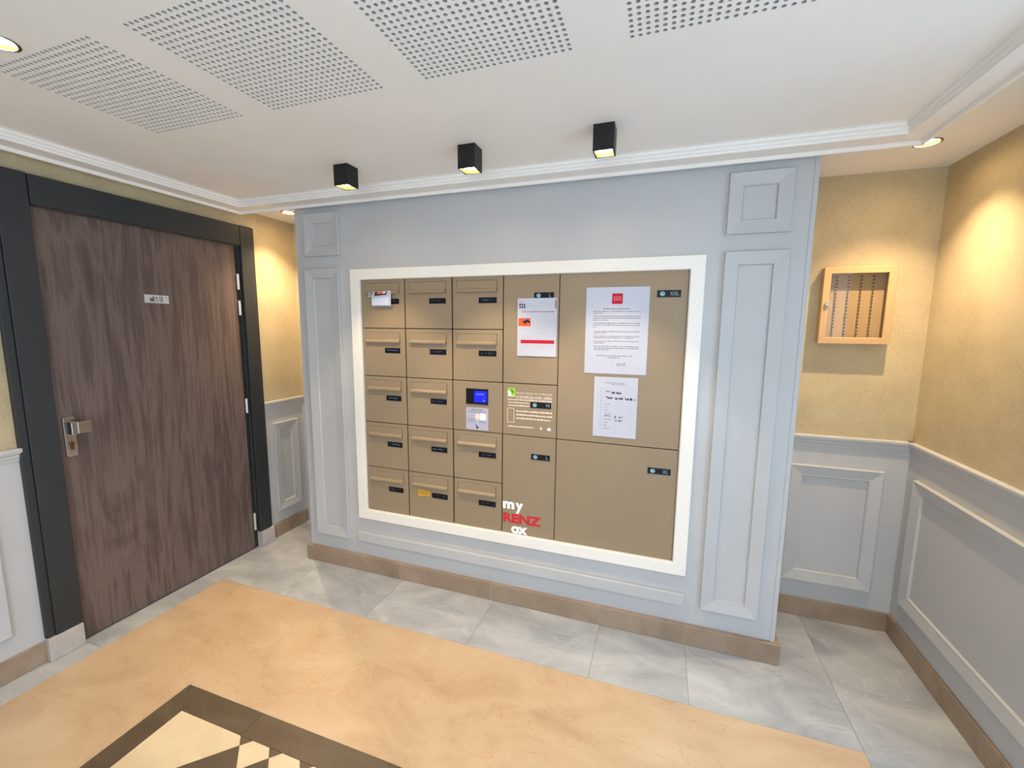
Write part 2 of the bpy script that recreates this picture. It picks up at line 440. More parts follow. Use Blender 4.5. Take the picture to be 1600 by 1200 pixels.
# diagonal brown bands and the cream corner pieces
yb_ = iy1 - 0.84
def mir(p): return (1.70 - p[0], p[1])
L1 = lambda x: x - (c0 - yc0)
x_end = ix0
ye = L1(x_end)
band = [(c0, yc0), (x_end, ye), (x_end, ye - 2 * hd), (c0 + hd, yc0 - hd)]
poly_tile('inlay_piece', band, 'brown_stone', gap=G); poly_tile('inlay_piece', [mir(p) for p in band], 'brown_stone', gap=G)
cpc = [(ix0, iy1), (c0 - (iy1 - yc0), iy1), (c0, yc0), (x_end, ye)]
poly_tile('inlay_piece', cpc, 'cream_stone', gap=G); poly_tile('inlay_piece', [mir(p) for p in cpc], 'cream_stone', gap=G)
xr_ = c0 + hd * ROWS + 0.0; yr_ = yc0 - hd * ROWS
rest = [(x_end, ye - 2 * hd), (x_end, iy0), (ix1, iy0), (ix1, ye - 2 * hd), mir((c0 + hd * ROWS, yr_))]
# lower edge of the chequer is a zigzag of the last row
zig = []
n = ncell - (ROWS - 1); yy = yc0 - hd * (ROWS - 1)
for k in range(n):
    cx = c0 + hd * (ROWS - 1) + hd + 2 * hd * k
    zig += [(cx - hd, yy), (cx, yy - hd)]
zig.append((cx + hd, yy))
rest = [(x_end, ye - 2 * hd), (x_end, iy0), (ix1, iy0), (ix1, ye - 2 * hd)] + zig[::-1]
obj('inlay_piece', MB().add([p + (0,) for p in rest], [tuple(range(len(rest)))]), 'cream_stone', fl)

# ------------------------------------------------------------------ walls
T = 0.15
DY0, DY1, DZ1 = -1.005, -0.012, 2.062           # door opening
wl = struct('wall_left', MB().box(WL - T, WL, YF - T, DY0, 0, 2.45).box(WL - T, WL, DY1, D + T, 0, 2.45).box(WL - T, WL, DY0, DY1, DZ1, 2.45), 'wallpaper', 'wall papered in beige woven paper beside the wooden door')
wb = struct('wall_back', MB().box(WL, WR, D, D + T, 0, 2.45), 'wallpaper', 'papered wall at the back of the niches beside the mailboxes')
GY0, GY1, GZ1 = -2.65, -0.62, 2.12              # glazed entrance in the right wall
wr = struct('wall_right', MB().box(WR, WR + T, GY1, D + T, 0, 2.45).box(WR, WR + T, YF - T, GY0, 0, 2.45).box(WR, WR + T, GY0, GY1, GZ1, 2.45), 'wallpaper', 'wall papered in beige woven paper right of the key cabinet')
FX0, FX1, FZ1 = -0.2, 2.4, 2.15                # glazed front behind the camera
wf = struct('wall_front', MB().box(WL, FX0, YF - T, YF, 0, 2.45).box(FX1, WR, YF - T, YF, 0, 2.45).box(FX0, FX1, YF - T, YF, FZ1, 2.45), 'wallpaper')
def glazing(name, fn, a0, a1, z1, nb, label):
    e = struct_empty(name, label)
    m = MB()
    slab(m, fn, a0, a0 + 0.06, 0, z1, -0.10, -0.03); slab(m, fn, a1 - 0.06, a1, 0, z1, -0.10, -0.03)
    slab(m, fn, a0 + 0.06, a1 - 0.06, z1 - 0.06, z1, -0.10, -0.03); slab(m, fn, a0 + 0.06, a1 - 0.06, 0, 0.09, -0.10, -0.03)
    w = (a1 - a0 - 0.12) / nb
    for k in range(1, nb): slab(m, fn, a0 + 0.06 + w * k - 0.03, a0 + 0.06 + w * k + 0.03, 0.09, z1 - 0.06, -0.10, -0.03)
    obj('window_frame', m, 'white_paint', e)
    for k in range(nb):
        s0 = a0 + 0.06 + w * k + (0.03 if k else 0); s1 = a0 + 0.06 + w * (k + 1) - (0.03 if k < nb - 1 else 0)
        obj('pane', slab(MB(), fn, s0, s1, 0.09, z1 - 0.06, -0.068, -0.062), 'clear_glass', e)
glazing('window_1', on_right(), GY0, GY1, GZ1, 3, 'white framed glazed entrance in the right wall')
glazing('window_2', lambda s, z, n: (s, YF + n, z), FX0, FX1, FZ1, 3, 'white framed glazed lobby front')

def wainscot(wall, fn, a0, a1): obj('wainscot', slab(MB(), fn, a0, a1, 0.0, 0.96, 0.0, 0.004), 'grey_paint', wall)
wainscot(wl, on_left(), YF, -1.13); wainscot(wl, on_left(), 0.06, D - 0.004)
wainscot(wb, on_back(), WL, XL); wainscot(wb, on_back(), XR, WR)
wainscot(wr, on_right(), GY1, D - 0.004); wainscot(wr, on_right(), YF, GY0)
def panel(wall, fn, a0, a1, z0, z1):
    obj('panel_moulding', frame_moulding(MB(), a0, a1, z0, z1, PANEL, lambda s, z, n: fn(s, z, n + 0.004)), 'grey_paint', wall)
panel(wl, on_left(), 0.157, 0.372, 0.193, 0.853)
panel(wl, on_left(), -2.35, -1.236, 0.200, 0.853); panel(wl, on_left(), -3.45, -2.48, 0.200, 0.853)
panel(wb, on_back(), 2.375, 2.780, 0.207, 0.853)
panel(wr, on_right(), -0.55, 0.343, 0.222, 0.850)
struct('trim_1', rail(MB(), on_left(), YF, -1.128), 'grey_paint', 'moulded dado rail on the wall left of the wooden door')
struct('trim_2', rail(MB(), on_left(), 0.088, D), 'grey_paint', 'moulded dado rail right of the wooden door')
struct('trim_3', rail(MB(), on_back(), XR, WR), 'grey_paint', 'moulded dado rail under the key cabinet')
struct('trim_4', rail(MB(), on_right(), GY1, D), 'grey_paint', 'moulded dado rail along the right wall')

# skirting tiles
def skirting(name, fn, cuts, h=0.102, th=0.015, label=None, mat='skirting_stone'):
    e = struct_empty(name, label)
    for a, b in zip(cuts[:-1], cuts[1:]):
        m = MB(); slab(m, fn, a + 0.001, b - 0.001, 0.0005, h, 0.0, th)
        obj('skirting_tile', m, mat, e, bevel=0.002)
    m = MB(); slab(m, fn, cuts[0], cuts[-1], 0.0005, h - 0.002, 0.0, th - 0.002); obj('grout_bed', m, 'grout', e)
    return e
skirting('baseboard_left', on_left(), [YF, -3.53, -2.93, -2.33, -1.73, -1.135], label='beige stone skirting left of the wooden door')
skirting('baseboard_niche', on_left(), [0.105, 0.25, D - 0.015], label='beige stone skirting between the door and the mailbox wall')
skirting('baseboard_back', on_back(), [XR + 0.03, 2.47, WR - 0.015], label='beige stone skirting under the key cabinet')
skirting('baseboard_right', on_right(), [GY1, -0.37, 0.23, D], label='beige stone skirting along the right wall')

# ------------------------------------------------------------------ mailbox wall (projecting block)
wc = struct('wall_center', MB().box(XL, 0.0, 0.0, D, 0, 2.45).box(COL[5], XR, 0.0, D, 0, 2.45).box(0.0, COL[5], 0.0, D, 0, ZB).box(0.0, COL[5], 0.0, D, ZT, 2.45).box(0.0, COL[5], 0.33, D, ZB, ZT), 'grey_paint', 'light grey panelled wall that frames the mailboxes')
fc = lambda s, z, n: (s, -n, z)
for a0, a1, z0, z1 in ((-0.386, -0.133, 1.970, 2.219), (-0.398, -0.145, 0.196, 1.897), (1.931, 2.176, 1.964, 2.219), (1.933, 2.182, 0.199, 1.892)):
    obj('panel_moulding', frame_moulding(MB(), a0, a1, z0, z1, PANEL, fc), 'grey_paint', wc)
obj('flat_strip', MB().box(-0.078, 1.860, -0.018, 0.0, 0.196, 0.258), 'grey_paint', wc, bevel=0.004)
obj('corner_bead', MB().box(XR - 0.016, XR + 0.002, -0.003, 0.02, 0.10, 2.30), 'grey_paint', wc, bevel=0.001)
obj('corner_bead', MB().box(XL - 0.002, XL + 0.010, -0.003, 0.02, 0.10, 2.30), 'grey_paint', wc, bevel=0.001)
skirting('baseboard_center', fc, [XL - 0.026, 0.233, 0.839, 1.450, 1.871, XR + 0.026], th=0.024, label='beige stone skirting along the mailbox wall')
e = bpy.data.objects['baseboard_center']
for x0, x1 in ((XL - 0.025, XL), (XR, XR + 0.025)):
    obj('skirting_tile', MB().box(x0, x1, 0.001, D - 0.016, 0.0005, 0.102), 'skirting_stone', e, bevel=0.002)
FRP = [(0, 0), (0, 0.013), (0.003, 0.016), (0.0655, 0.016), (0.0655, -0.02)]
m = MB(); frame_moulding(m, -0.0655, 1.860, ZB - 0.0655 + 0.004, ZT + 0.0655 - 0.006, [(0, 0), (0, 0.012), (0.003, 0.0155), (0.058, 0.0155), (0.0615, 0.0140), (0.0630, 0.0), (0.0630, -0.003)], fc)
struct('trim_5', m, 'white_paint', 'flat white surround framing the mailboxes')

# ------------------------------------------------------------------ ceiling
CW, PIT, NH = 0.46, 0.0200, 23
panels = [(-0.232, -1.355), (0.362, -1.355), (0.964, -1.355), (1.566, -1.355)]
spots = [(-0.700, 0.180), (2.648, 0.105), (-0.035, -1.415)]
holes = [(x, x + CW, y, y + CW) for x, y in panels] + [(x - 0.05, x + 0.05, y - 0.05, y + 0.05) for x, y in spots]
cxs = sorted(set([WL - T, WR + T] + [h[0] for h in holes] + [h[1] for h in holes]))
cys = sorted(set([YF - T, D + T] + [h[2] for h in holes] + [h[3] for h in holes]))
m = MB()
for x0, x1 in zip(cxs[:-1], cxs[1:]):
    for y0, y1 in zip(cys[:-1], cys[1:]):
        mx_, my_ = (x0 + x1) / 2, (y0 + y1) / 2
        if any(h[0] < mx_ < h[1] and h[2] < my_ < h[3] for h in holes): continue
        m.quad((x0, y0, ZC), (x0, y1, ZC), (x1, y1, ZC), (x1, y0, ZC))
def holed_cell(m, cx, cy, half, rad, n, z, depth):
    """square cell with a round hole and hole walls"""
    ringv = []
    for i in range(n):
        an = 2 * math.pi * (i + 0.5) / n
        ringv.append((math.cos(an), math.sin(an)))
    vs_ = []; fs = []
    for cx_, sy_ in ringv:
        k = half / max(abs(cx_), abs(sy_)); vs_.append((cx + cx_ * k, cy + sy_ * k, z))
    for cx_, sy_ in ringv: vs_.append((cx + cx_ * rad, cy + sy_ * rad, z))
    for cx_, sy_ in ringv: vs_.append((cx + cx_ * rad, cy + sy_ * rad, z + depth))
    for i in range(n):
        j = (i + 1) % n
        fs.append((i, j, n + j, n + i)); fs.append((n + i, n + j, 2 * n + j, 2 * n + i))
    # corner fillers
    for sx in (-1, 1):
        for sy in (-1, 1):
            cand = sorted(range(n), key=lambda i: (vs_[i][0] - (cx + sx * half)) ** 2 + (vs_[i][1] - (cy + sy * half)) ** 2)[:2]
            vs_.append((cx + sx * half, cy + sy * half, z)); fs.append((cand[0], cand[1], len(vs_) - 1))
    m.add(vs_, fs)
for x, y in spots: holed_cell(m, x, y, 0.05, 0.040, 24, ZC, 0.0)
m.box(WL - T, WR + T, YF - T, D + T, 2.40, 2.45)
ce = struct('ceiling', m, 'ceiling_paint', 'white ceiling with square perforated acoustic fields')
m = MB()
for i in range(NH):
    for j in range(NH):
        holed_cell(m, (i + 0.5) * PIT, (j + 0.5) * PIT, PIT / 2, 0.0058, 8, 0, 0.0125)
pm = None
for k, (x, y) in enumerate(panels):
    if pm is None:
        po = obj('perforated_field', m, 'ceiling_paint', ce); pm = po.data
        pm.materials.append(MATS['shaded_gypsum'])
        for pg in pm.polygons:
            if abs(pg.normal.z) < 0.5: pg.material_index = 1
        bo = obj('fleece_backing', MB().quad((0, 0, 0.0126), (CW, 0, 0.0126), (CW, CW, 0.0126), (0, CW, 0.0126)), 'fleece', po)
    else:
        po2 = po.copy(); C.objects.link(po2); po2.parent = ce
        b2 = bo.copy(); C.objects.link(b2); b2.parent = po2
        po2.location = (x, y, ZC); continue
    po.location = (x, y, ZC)
# plaster cornice ring under the ceiling
outr = (-0.878, 2.578, -3.5, -0.028)
inr = (-0.735, 2.466, -3.36, -0.155)
cp = [(0.0, ZC), (0.0, 2.2476), (0.09, 2.2476), (0.11, 2.262), (0.74, 2.262), (0.755, 2.272), (0.80, 2.2745), (0.815, 2.284), (0.875, 2.2865), (0.89, 2.297), (1.0, ZC)]
vs_ = []; fs = []
for t, z in cp:
    x0 = outr[0] + (inr[0] - outr[0]) * t; x1 = outr[1] + (inr[1] - outr[1]) * t
    y0 = outr[2] + (inr[2] - outr[2]) * t; y1 = outr[3] + (inr[3] - outr[3]) * t
    vs_ += [(x0, y0, z), (x1, y0, z), (x1, y1, z), (x0, y1, z)]
for k in range(len(cp) - 1):
    for i in range(4):
        j = (i + 1) % 4; fs.append((k * 4 + i, k * 4 + j, (k + 1) * 4 + j, (k + 1) * 4 + i))
struct('trim_6', MB().add(vs_, fs), 'ceiling_paint', 'stepped white plaster cornice running around the ceiling')

# ------------------------------------------------------------------ door
dr = struct_empty('door_1', 'dark brown wood-grain door in a charcoal metal frame')
XFm = WL + 0.030
leaf = obj('door_leaf', MB().box(WL - 0.044, WL + 0.002, -0.998, -0.046, 0.008, 2.058), 'door_wood', dr, bevel=0.002)
m = MB().box(WL - 0.10, WL - 0.046, DY0, DY1, 0.0, DZ1)
obj('door_rebate', m, 'gap', dr)
for (a, b, c_, d_) in ((-1.135, -1.005, -1.135, -1.104), (-0.020, 0.088, 0.070, 0.088)):
    m = MB()
    inner0, inner1 = (-1.104, -1.004) if a < -1 else (-0.0165, 0.070)
    m.box(WL, XFm, inner0, inner1, 0.112, 2.190)
    m.box(WL, XFm - 0.008, c_, d_, 0.112, 2.190)
    obj('jamb', m, 'frame_paint', dr, bevel=0.003)
obj('header', MB().box(WL, XFm, -1.001, -0.020, 2.062, 2.188), 'frame_paint', dr, bevel=0.003)
obj('jamb_rebate', MB().box(WL - 0.045, WL - 0.004, -0.044, -0.0125, 0.002, 2.060), 'frame_paint', dr, bevel=0.002)
for y0, y1 in ((-1.137, -1.008), (-0.010, 0.092)):
    obj('plinth_block', MB().box(WL, XFm + 0.008, y0, y1, 0.0005, 0.112), 'plinth_stone', dr, bevel=0.003)
for z0, z1 in ((1.783, 1.882), (1.618, 1.712), (0.968, 1.064), (0.135, 0.255)):
    m = MB(); m.cyl((WL + 0.006, -0.036, z0), (0, 0, 1), 0.0085, 0.0085, z1 - z0, 14)
    for q in (0.33, 0.66): m.cyl((WL + 0.006, -0.036, z0 + (z1 - z0) * q - 0.0015), (0, 0, 1), 0.0092, 0.0092, 0.003, 14)
    obj('hinge', m, 'hinge_steel', dr, smooth=False)
# handle: rounded back plate, square-section lever, lock cylinder
hy = -0.957
m = MB()
pl = []
for cy_, cz_, a0 in ((0.012, 0.086, 0), (-0.012, 0.086, 90), (-0.012, -0.086, 180), (0.012, -0.086, 270)):
    for k in range(6):
        an = math.radians(a0 + 90 * k / 5); pl.append((hy + cy_ + 0.010 * math.cos(an), 1.024 + cz_ + 0.010 * math.sin(an)))
m.prism(pl, WL + 0.002, WL + 0.012, lambda p, q, t: (t, p, q))
hd_ = obj('handle', m, 'steel', dr, bevel=0.0015)
obj('lever', MB().box(WL + 0.012, WL + 0.058, hy - 0.016, hy + 0.012, 1.038, 1.100).box(WL + 0.036, WL + 0.060, hy + 0.006, hy + 0.062, 1.040, 1.098), 'steel', hd_, bevel=0.004)
m = MB().cyl((WL + 0.012, hy, 0.992), (1, 0, 0), 0.009, 0.009, 0.006, 18).box(WL + 0.012, WL + 0.018, hy - 0.0055, hy + 0.0055, 0.962, 0.992)
obj('lock_cylinder', m, 'bronze', hd_)
m = MB().box(WL + 0.002, WL + 0.005, -0.585, -0.464, 1.668, 1.712)
sg = obj('sign_plate', m, 'sign_plate', dr, bevel=0.001)
m = MB()
for y0, y1, z0, z1 in ((-0.560, -0.546, 1.677, 1.696), (-0.546, -0.538, 1.676, 1.704), (-0.533, -0.518, 1.680, 1.684), (-0.533, -0.522, 1.692, 1.700), (-0.512, -0.508, 1.675, 1.706), (-0.503, -0.497, 1.675, 1.706)):
    m.quad((WL + 0.0054, y0, z0), (WL + 0.0054, y1, z0), (WL + 0.0054, y1, z1), (WL + 0.0054, y0, z1))
obj('pictogram', m, 'sign_mark', sg)

# ------------------------------------------------------------------ mailboxes
YD = 0.0                                        # door faces
carc = obj('mailbox_carcass', MB().box(0.004, COL[5] - 0.004, 0.021, 0.32, ZB + 0.004, ZT - 0.004), 'gap')
tag(carc, 'dark carcass showing only as thin lines between the mailbox doors', 'cabinet')
BW, BH, GP = 0.295, P, 0.0021
def rowz(r_): return ZT - P * r_
ROWN = ['top', 'second', 'third', 'fourth', 'bottom']; COLN = ['left', 'middle', 'right']
flap_prof = [(0.0, -0.024), (-0.0022, -0.026), (-0.0030, -0.064), (-0.0095, -0.0705), (-0.0125, -0.073), (-0.0135, -0.080), (-0.011, -0.085), (0.0, -0.086)]
def make_mailbox():
    t = thing('mailbox', '', 'mailbox', (0, 0, 0), 'small beige letter boxes in the wall')
    m = MB().box(GP, BW - GP, YD, 0.018, -BH + GP, -GP)
    obj('door_panel', m, 'cabinet_metal', t, bevel=0.0012)
    obj('flap', MB().prism(flap_prof, 0.027, BW - 0.036, lambda y, z, x: (x, y, z)), 'cabinet_metal', t, bevel=0.0008)
    m = MB()                                    # narrow dark gap around the flap
    m.box(0.0255, BW - 0.0345, -0.0004, 0.001, -0.0243, -0.0232).box(BW - 0.0355, BW - 0.0340, -0.0004, 0.001, -0.087, -0.0232).box(0.0250, 0.0265, -0.0004, 0.001, -0.087, -0.0232)
    obj('flap_gap', m, 'gap', t)
    obj('name_plate', MB().box(BW - 0.139, BW - 0.036, -0.0022, 0.001, -0.1435, -0.1135), 'plate_black', t, bevel=0.0006)
    return t
proto = make_mailbox()
LBL = {}
extra = {(0, 0): ' with leaflets hanging from its flap', (4, 1): ' with a yellow note', (3, 0): ' with bright blue name plate', (2, 0): ' with brightly lettered name plate'}
first = True
for r_ in range(5):
    for c_ in range(3):
        if (r_, c_) == (2, 2): continue
        if first: t = proto; first = False
        else:
            t = proto.copy(); C.objects.link(t)
            for ch in [o for o in proto.children if o.name.split('.')[0] != 'name_marks']:
                c2 = ch.copy(); C.objects.link(c2); c2.parent = t
        off = (COL[c_] + (COL[c_ + 1] - COL[c_] - BW) / 2, 0, rowz(r_))
        t.location = off; t['base'] = off
        t['label'] = 'small beige mailbox in %s row, %s column%s' % (ROWN[r_], COLN[c_], extra.get((r_, c_), ''))
        # faint name marks on the plate
        plate = [o for o in t.children if o.name.startswith('name_plate')]
        m = MB(); rg = random.Random(r_ * 10 + c_)
        x = off[0] + BW - 0.139 + rg.uniform(0.008, 0.018); xe = off[0] + BW - 0.042 - rg.uniform(0.0, 0.03)
        strong = (r_, c_) in ((2, 0), (3, 0), (1, 0), (0, 2), (3, 1))
        zc_ = off[2] - 0.1275
        while x < xe:
            w = rg.uniform(0.003, 0.009)
            if rg.random() < (0.95 if strong else 0.55):
                stroke(m, [(x, zc_ + rg.uniform(-0.003, 0.004)), (x + w * 0.5, zc_ + rg.uniform(-0.004, 0.004)), (x + w, zc_ + rg.uniform(-0.003, 0.004))], 0.0022 if strong else 0.0013, -0.0026)
            x += w + 0.0018
        if m.v:
            pl_ = plate[0]
            mk = obj('name_marks', m, 'plate_mark_blue' if strong else 'plate_mark', t)
            mk.parent = pl_

# terminal with the blue screen
t = thing('parcel_terminal', 'beige control panel with a small blue screen in the third row', 'terminal', (COL[2], 0, rowz(3)))
obj('door_panel', MB().box(COL[2] + GP, COL[3] - GP, YD, 0.018, rowz(3) + GP, rowz(2) - GP), 'cabinet_metal', t, bevel=0.0012)
dsp = obj('display', MB().box(0.679, 0.810, -0.004, 0.001, 1.133, 1.219), 'plate_black', t, bevel=0.001)
m = MB(); rect(m, 0.7285, 0.8030, 1.1445, 1.2070, -0.0046); obj('screen', m, 'blue_screen', dsp)
m = MB(); rect(m, 0.740, 0.786, 1.186, 1.194, -0.0050); rect(m, 0.780, 0.793, 1.151, 1.160, -0.0050); obj('screen_text', m, 'blue_screen_text', dsp)
st = obj('sticker', MB().box(0.678, 0.811, -0.0008, 0.0005, 0.988, 1.113), 'sticker_lilac', t, bevel=0.0)
m = MB(); rg = random.Random(3)
rect(m, 0.709, 0.727, 1.098, 1.104, -0.0012); rect(m, 0.730, 0.749, 1.0985, 1.1035, -0.0012); rect(m, 0.752, 0.779, 1.098, 1.104, -0.0012)
words(m, 0.690, 0.798, 1.0895, 0.0025, -0.0012, rg); words(m, 0.690, 0.798, 1.0855, 0.0020, -0.0012, rg)
for q in range(4): words(m, 0.682 + 0.003 * q, 0.734, 1.047 - 0.006 * q, 0.003, -0.0012, rg)
for q in range(3): words(m, 0.760, 0.803 - 0.004 * q, 1.040 - 0.006 * q, 0.003, -0.0012, rg)
obj('sticker_print', m, 'ink_grey', st)
m = MB(); rect(m, 0.762, 0.797, 1.044, 1.083, -0.0013); obj('white_label', m, 'white_print', st)
m = MB(); m.add([(0.747 + 0.016 * math.cos(a * math.pi / 8), -0.0011, 1.063 + 0.018 * math.sin(a * math.pi / 8)) for a in range(16)], [tuple(range(16))]); obj('round_mark', m, 'cream_print', st)
m = MB(); stroke(m, [(0.737, 1.017), (0.743, 1.010), (0.740, 1.002), (0.752, 0.998)], 0.006, -0.0012); stroke(m, [(0.746, 1.006), (0.756, 1.000)], 0.004, -0.0012); obj('emblem', m, 'ink', st)

# parcel lockers
def locker(name, label, c0_, c1_, z0, z1, plate, letters, lx0, lx1):
    t = thing(name, label, 'locker', (c0_, 0, z0), 'parcel lockers beside the mailboxes')
    obj('door_panel', MB().box(c0_ + GP, c1_ - GP, YD, 0.018, z0 + GP, z1 - GP), 'cabinet_metal', t, bevel=0.0012)
    x0, x1, a, b = plate
    p = obj('size_plate', MB().box(x0, x1, -0.0025, 0.001, a, b), 'plate_black', t, bevel=0.0006)
    m = MB(); cx_ = x0 + 0.024; cz_ = (a + b) / 2
    m.add([(cx_ + 0.0115 * math.cos(k * math.pi / 8), -0.0029, cz_ + 0.0105 * math.sin(k * math.pi / 8)) for k in range(16)], [tuple(range(16))])
    obj('emblem', m, 'emblem_cyan', p)
    m = MB(); stroke(m, [(cx_ - 0.003, cz_ + 0.002), (cx_ + 0.004, cz_ + 0.005), (cx_ + 0.009, cz_ + 0.001)], 0.0022, -0.0032); obj('emblem_mark', m, 'plate_black', p)
    m = MB(); text(m, letters, lx0, lx1, cz_ - 0.0085, cz_ + 0.0085, -0.0029); obj('lettering', m, 'emblem_cyan', p)
    return t
locker('parcel_locker', 'tall narrow locker marked L at the top, with a red-banded notice', COL[3], COL[4], rowz(2), rowz(0), (1.063, 1.166, 1.703, 1.733), 'L', 1.142, 1.152)
lm = locker('parcel_locker', 'small locker marked M, printed with white instructions', COL[3], COL[4], rowz(3), rowz(2), (1.052, 1.163, 1.135, 1.166), 'M', 1.138, 1.154)
lr = locker('parcel_locker', 'tall narrow locker marked L at the bottom, with red and white logo', COL[3], COL[4], rowz(5), rowz(3), (1.060, 1.163, 0.854, 0.884), 'L', 1.142, 1.152)
locker('parcel_locker', 'largest locker door marked XXL, bearing two paper notices', COL[4], COL[5], rowz(3), rowz(0), (1.659, 1.763, 1.701, 1.733), 'XXL', 1.716, 1.754)
locker('parcel_locker', 'wide bare locker door marked XL at the bottom right', COL[4], COL[5], rowz(5), rowz(3), (1.657, 1.764, 0.850, 0.880), 'XL', 1.727, 1.752)
# printed instructions on the M door
YP = -0.0007
m = MB(); rg = random.Random(11)
text(m, 'RECEVEZ PRÈS DE VOS COMMANDES', 0.972, 1.168, 1.2045, 1.2160, YP, 0.01)
text(m, 'A DOMICILE AVEC OPEN', 0.972, 1.166, 1.1815, 1.1965, YP, 0.025)
words(m, 0.925, 1.168, 1.170, 0.0075, YP, rg)
words(m, 0.925, 1.044, 1.154, 0.0075, YP, rg)
words(m, 0.925, 1.046, 1.138, 0.0075, YP, rg)
for q in range(3): words(m, 0.972, 1.170 - (0.006 if q == 2 else 0), 1.108 - 0.0195 * q, 0.009, YP, rg)
words(m, 0.925, 1.070, 1.023, 0.0075, YP, rg)
obj('printed_text', m, 'cream_print', lm)
m = MB(); m.add([(1.106, YP, 1.020), (1.121, YP, 1.0265), (1.106, YP, 1.033)], [(0, 1, 2)]); rect(m, 1.146, 1.154, 1.018, 1.033, YP); rect(m, 1.156, 1.164, 1.018, 1.033, YP); obj('app_icons', m, 'white_print', lm)
m = MB(); stroke(m, [(0.924, 1.125), (0.960, 1.125), (0.960, 1.048), (0.924, 1.048), (0.924, 1.125)], 0.003, YP); obj('blank_frame', m, 'cream_print', lm)
m = MB(); rect(m, 0.922, 0.967, 1.187, 1.235, YP); lg = obj('green_logo', m, 'green_print', lm)
m = MB(); m.add([(0.939, YP - 0.0003, 1.228), (0.958, YP - 0.0003, 1.222), (0.956, YP - 0.0003, 1.212), (0.950, YP - 0.0003, 1.205), (0.942, YP - 0.0003, 1.216)], [(0, 1, 2, 3, 4)]); obj('logo_leaf', m, 'dark_green_print', lg)
m = MB(); m.add([(0.925, YP - 0.0003, 1.219), (0.934, YP - 0.0003, 1.222), (0.942, YP - 0.0003, 1.212), (0.944, YP - 0.0003, 1.196), (0.926, YP - 0.0003, 1.196)], [(0, 1, 2, 3, 4)]); rect(m, 0.926, 0.964, 1.190, 1.194, YP - 0.0003); obj('logo_parcel', m, 'white_print', lg)
# sticker letters on the lower L door
def letters_by_stroke(mb, s, x0, x1, z0, z1, y, bold, dz=0.0): text(mb, s, x0, x1, z0, z1, y, bold, 1.0, dz)
m = MB()
letters_by_stroke(m, 'm', 0.900, 0.968, 0.556, 0.599, YP, 0.05)
letters_by_stroke(m, 'y', 0.974, 1.019, 0.534, 0.597, YP, 0.05)
obj('lettering', m, 'white_print', lr)
m = MB(); letters_by_stroke(m, 'RENZ', 0.902, 1.122, 0.478, 0.532, YP, 0.05); obj('lettering', m, 'sticker_red', lr)
m = MB(); letters_by_stroke(m, 'ox', 0.950, 1.046, 0.417, 0.461, YP, 0.05); obj('lettering', m, 'white_print', lr)

# ------------------------------------------------------------------ papers
def sheet(name, label, x0, x1, z0, z1, y=-0.0012):
    t = thing(name, label, 'notice', (x0, y, z0), 'paper notices on the lockers')
    obj('sheet', MB().box(x0, x1, y - 0.0012, y + 0.0002, z0, z1), 'paper', t)
    return t, y - 0.0016
# A3 notice
t, yp = sheet('notice_sheet', 'large white printed notice with a small red square at its top', 1.330, 1.627, 1.333, 1.752)
rg = random.Random(5)
m = MB(); rect(m, 1.454, 1.504, 1.672, 1.722, yp); rl = obj('red_square', m, 'red_print', t)
m = MB()
for q in range(4): rect(m, 1.461 + q * 0.0095, 1.468 + q * 0.0095, 1.700, 1.707, yp - 0.0003); rect(m, 1.463 + q * 0.009, 1.470 + q * 0.009, 1.688, 1.696, yp - 0.0003)
obj('red_square_print', m, 'pale_red_print', rl)
m = MB(); words(m, 1.414, 1.538, 1.646, 0.006, yp, rg)
for zz, a, b in ((1.634, 1.367, 1.590), (1.626, 1.367, 1.412), (1.611, 1.367, 1.590), (1.602, 1.367, 1.590), (1.593, 1.367, 1.440), (1.578, 1.367, 1.590), (1.569, 1.367, 1.590), (1.560, 1.367, 1.392),
                 (1.538, 1.374, 1.590), (1.530, 1.374, 1.432), (1.515, 1.374, 1.590), (1.507, 1.374, 1.560), (1.491, 1.374, 1.590), (1.482, 1.374, 1.426), (1.466, 1.374, 1.590), (1.457, 1.374, 1.590), (1.449, 1.374, 1.450),
                 (1.420, 1.390, 1.560), (1.411, 1.442, 1.500), (1.382, 1.488, 1.530), (1.374, 1.488, 1.530)):
    words(m, a, b, zz, 0.0042, yp, rg)
for zz in (1.540, 1.517, 1.493, 1.468): rect(m, 1.367, 1.370, zz, zz + 0.002, yp)
obj('printed_text', m, 'ink_grey', t)
# A4 form with handwriting
t, yp = sheet('notice_sheet', 'white ruled form with black handwriting, taped below the large notice', 1.383, 1.593, 1.015, 1.317)
m = MB()
fx0, fx1, fz0, fz1 = 1.403, 1.571, 1.033, 1.298
stroke(m, [(fx0, fz0), (fx1, fz0), (fx1, fz1), (fx0, fz1), (fx0, fz0)], 0.0012, yp)
stroke(m, [(1.434, fz0), (1.434, 1.275)], 0.0012, yp)
zz = 1.268
while zz > fz0 + 0.01:
    stroke(m, [(fx0, zz), (fx1, zz)], 0.0009, yp); zz -= 0.0155
obj('form_lines', m, 'ink_light', t)
m = MB(); rg = random.Random(9)
words(m, 1.436, 1.532, 1.287, 0.004, yp, rg); words(m, 1.468, 1.536, 1.279, 0.004, yp, rg)
zz = 1.258; k = 0
while zz > fz0 + 0.012:
    if k not in (0, 1, 2, 3, 4): words(m, 1.437, 1.437 + rg.uniform(0.015, 0.038), zz, 0.0035, yp, rg)
    rect(m, 1.417, 1.421, zz - 0.001, zz + 0.003, yp); zz -= 0.0155; k += 1
obj('printed_text', m, 'ink_grey', t)
m = MB(); rg = random.Random(21)
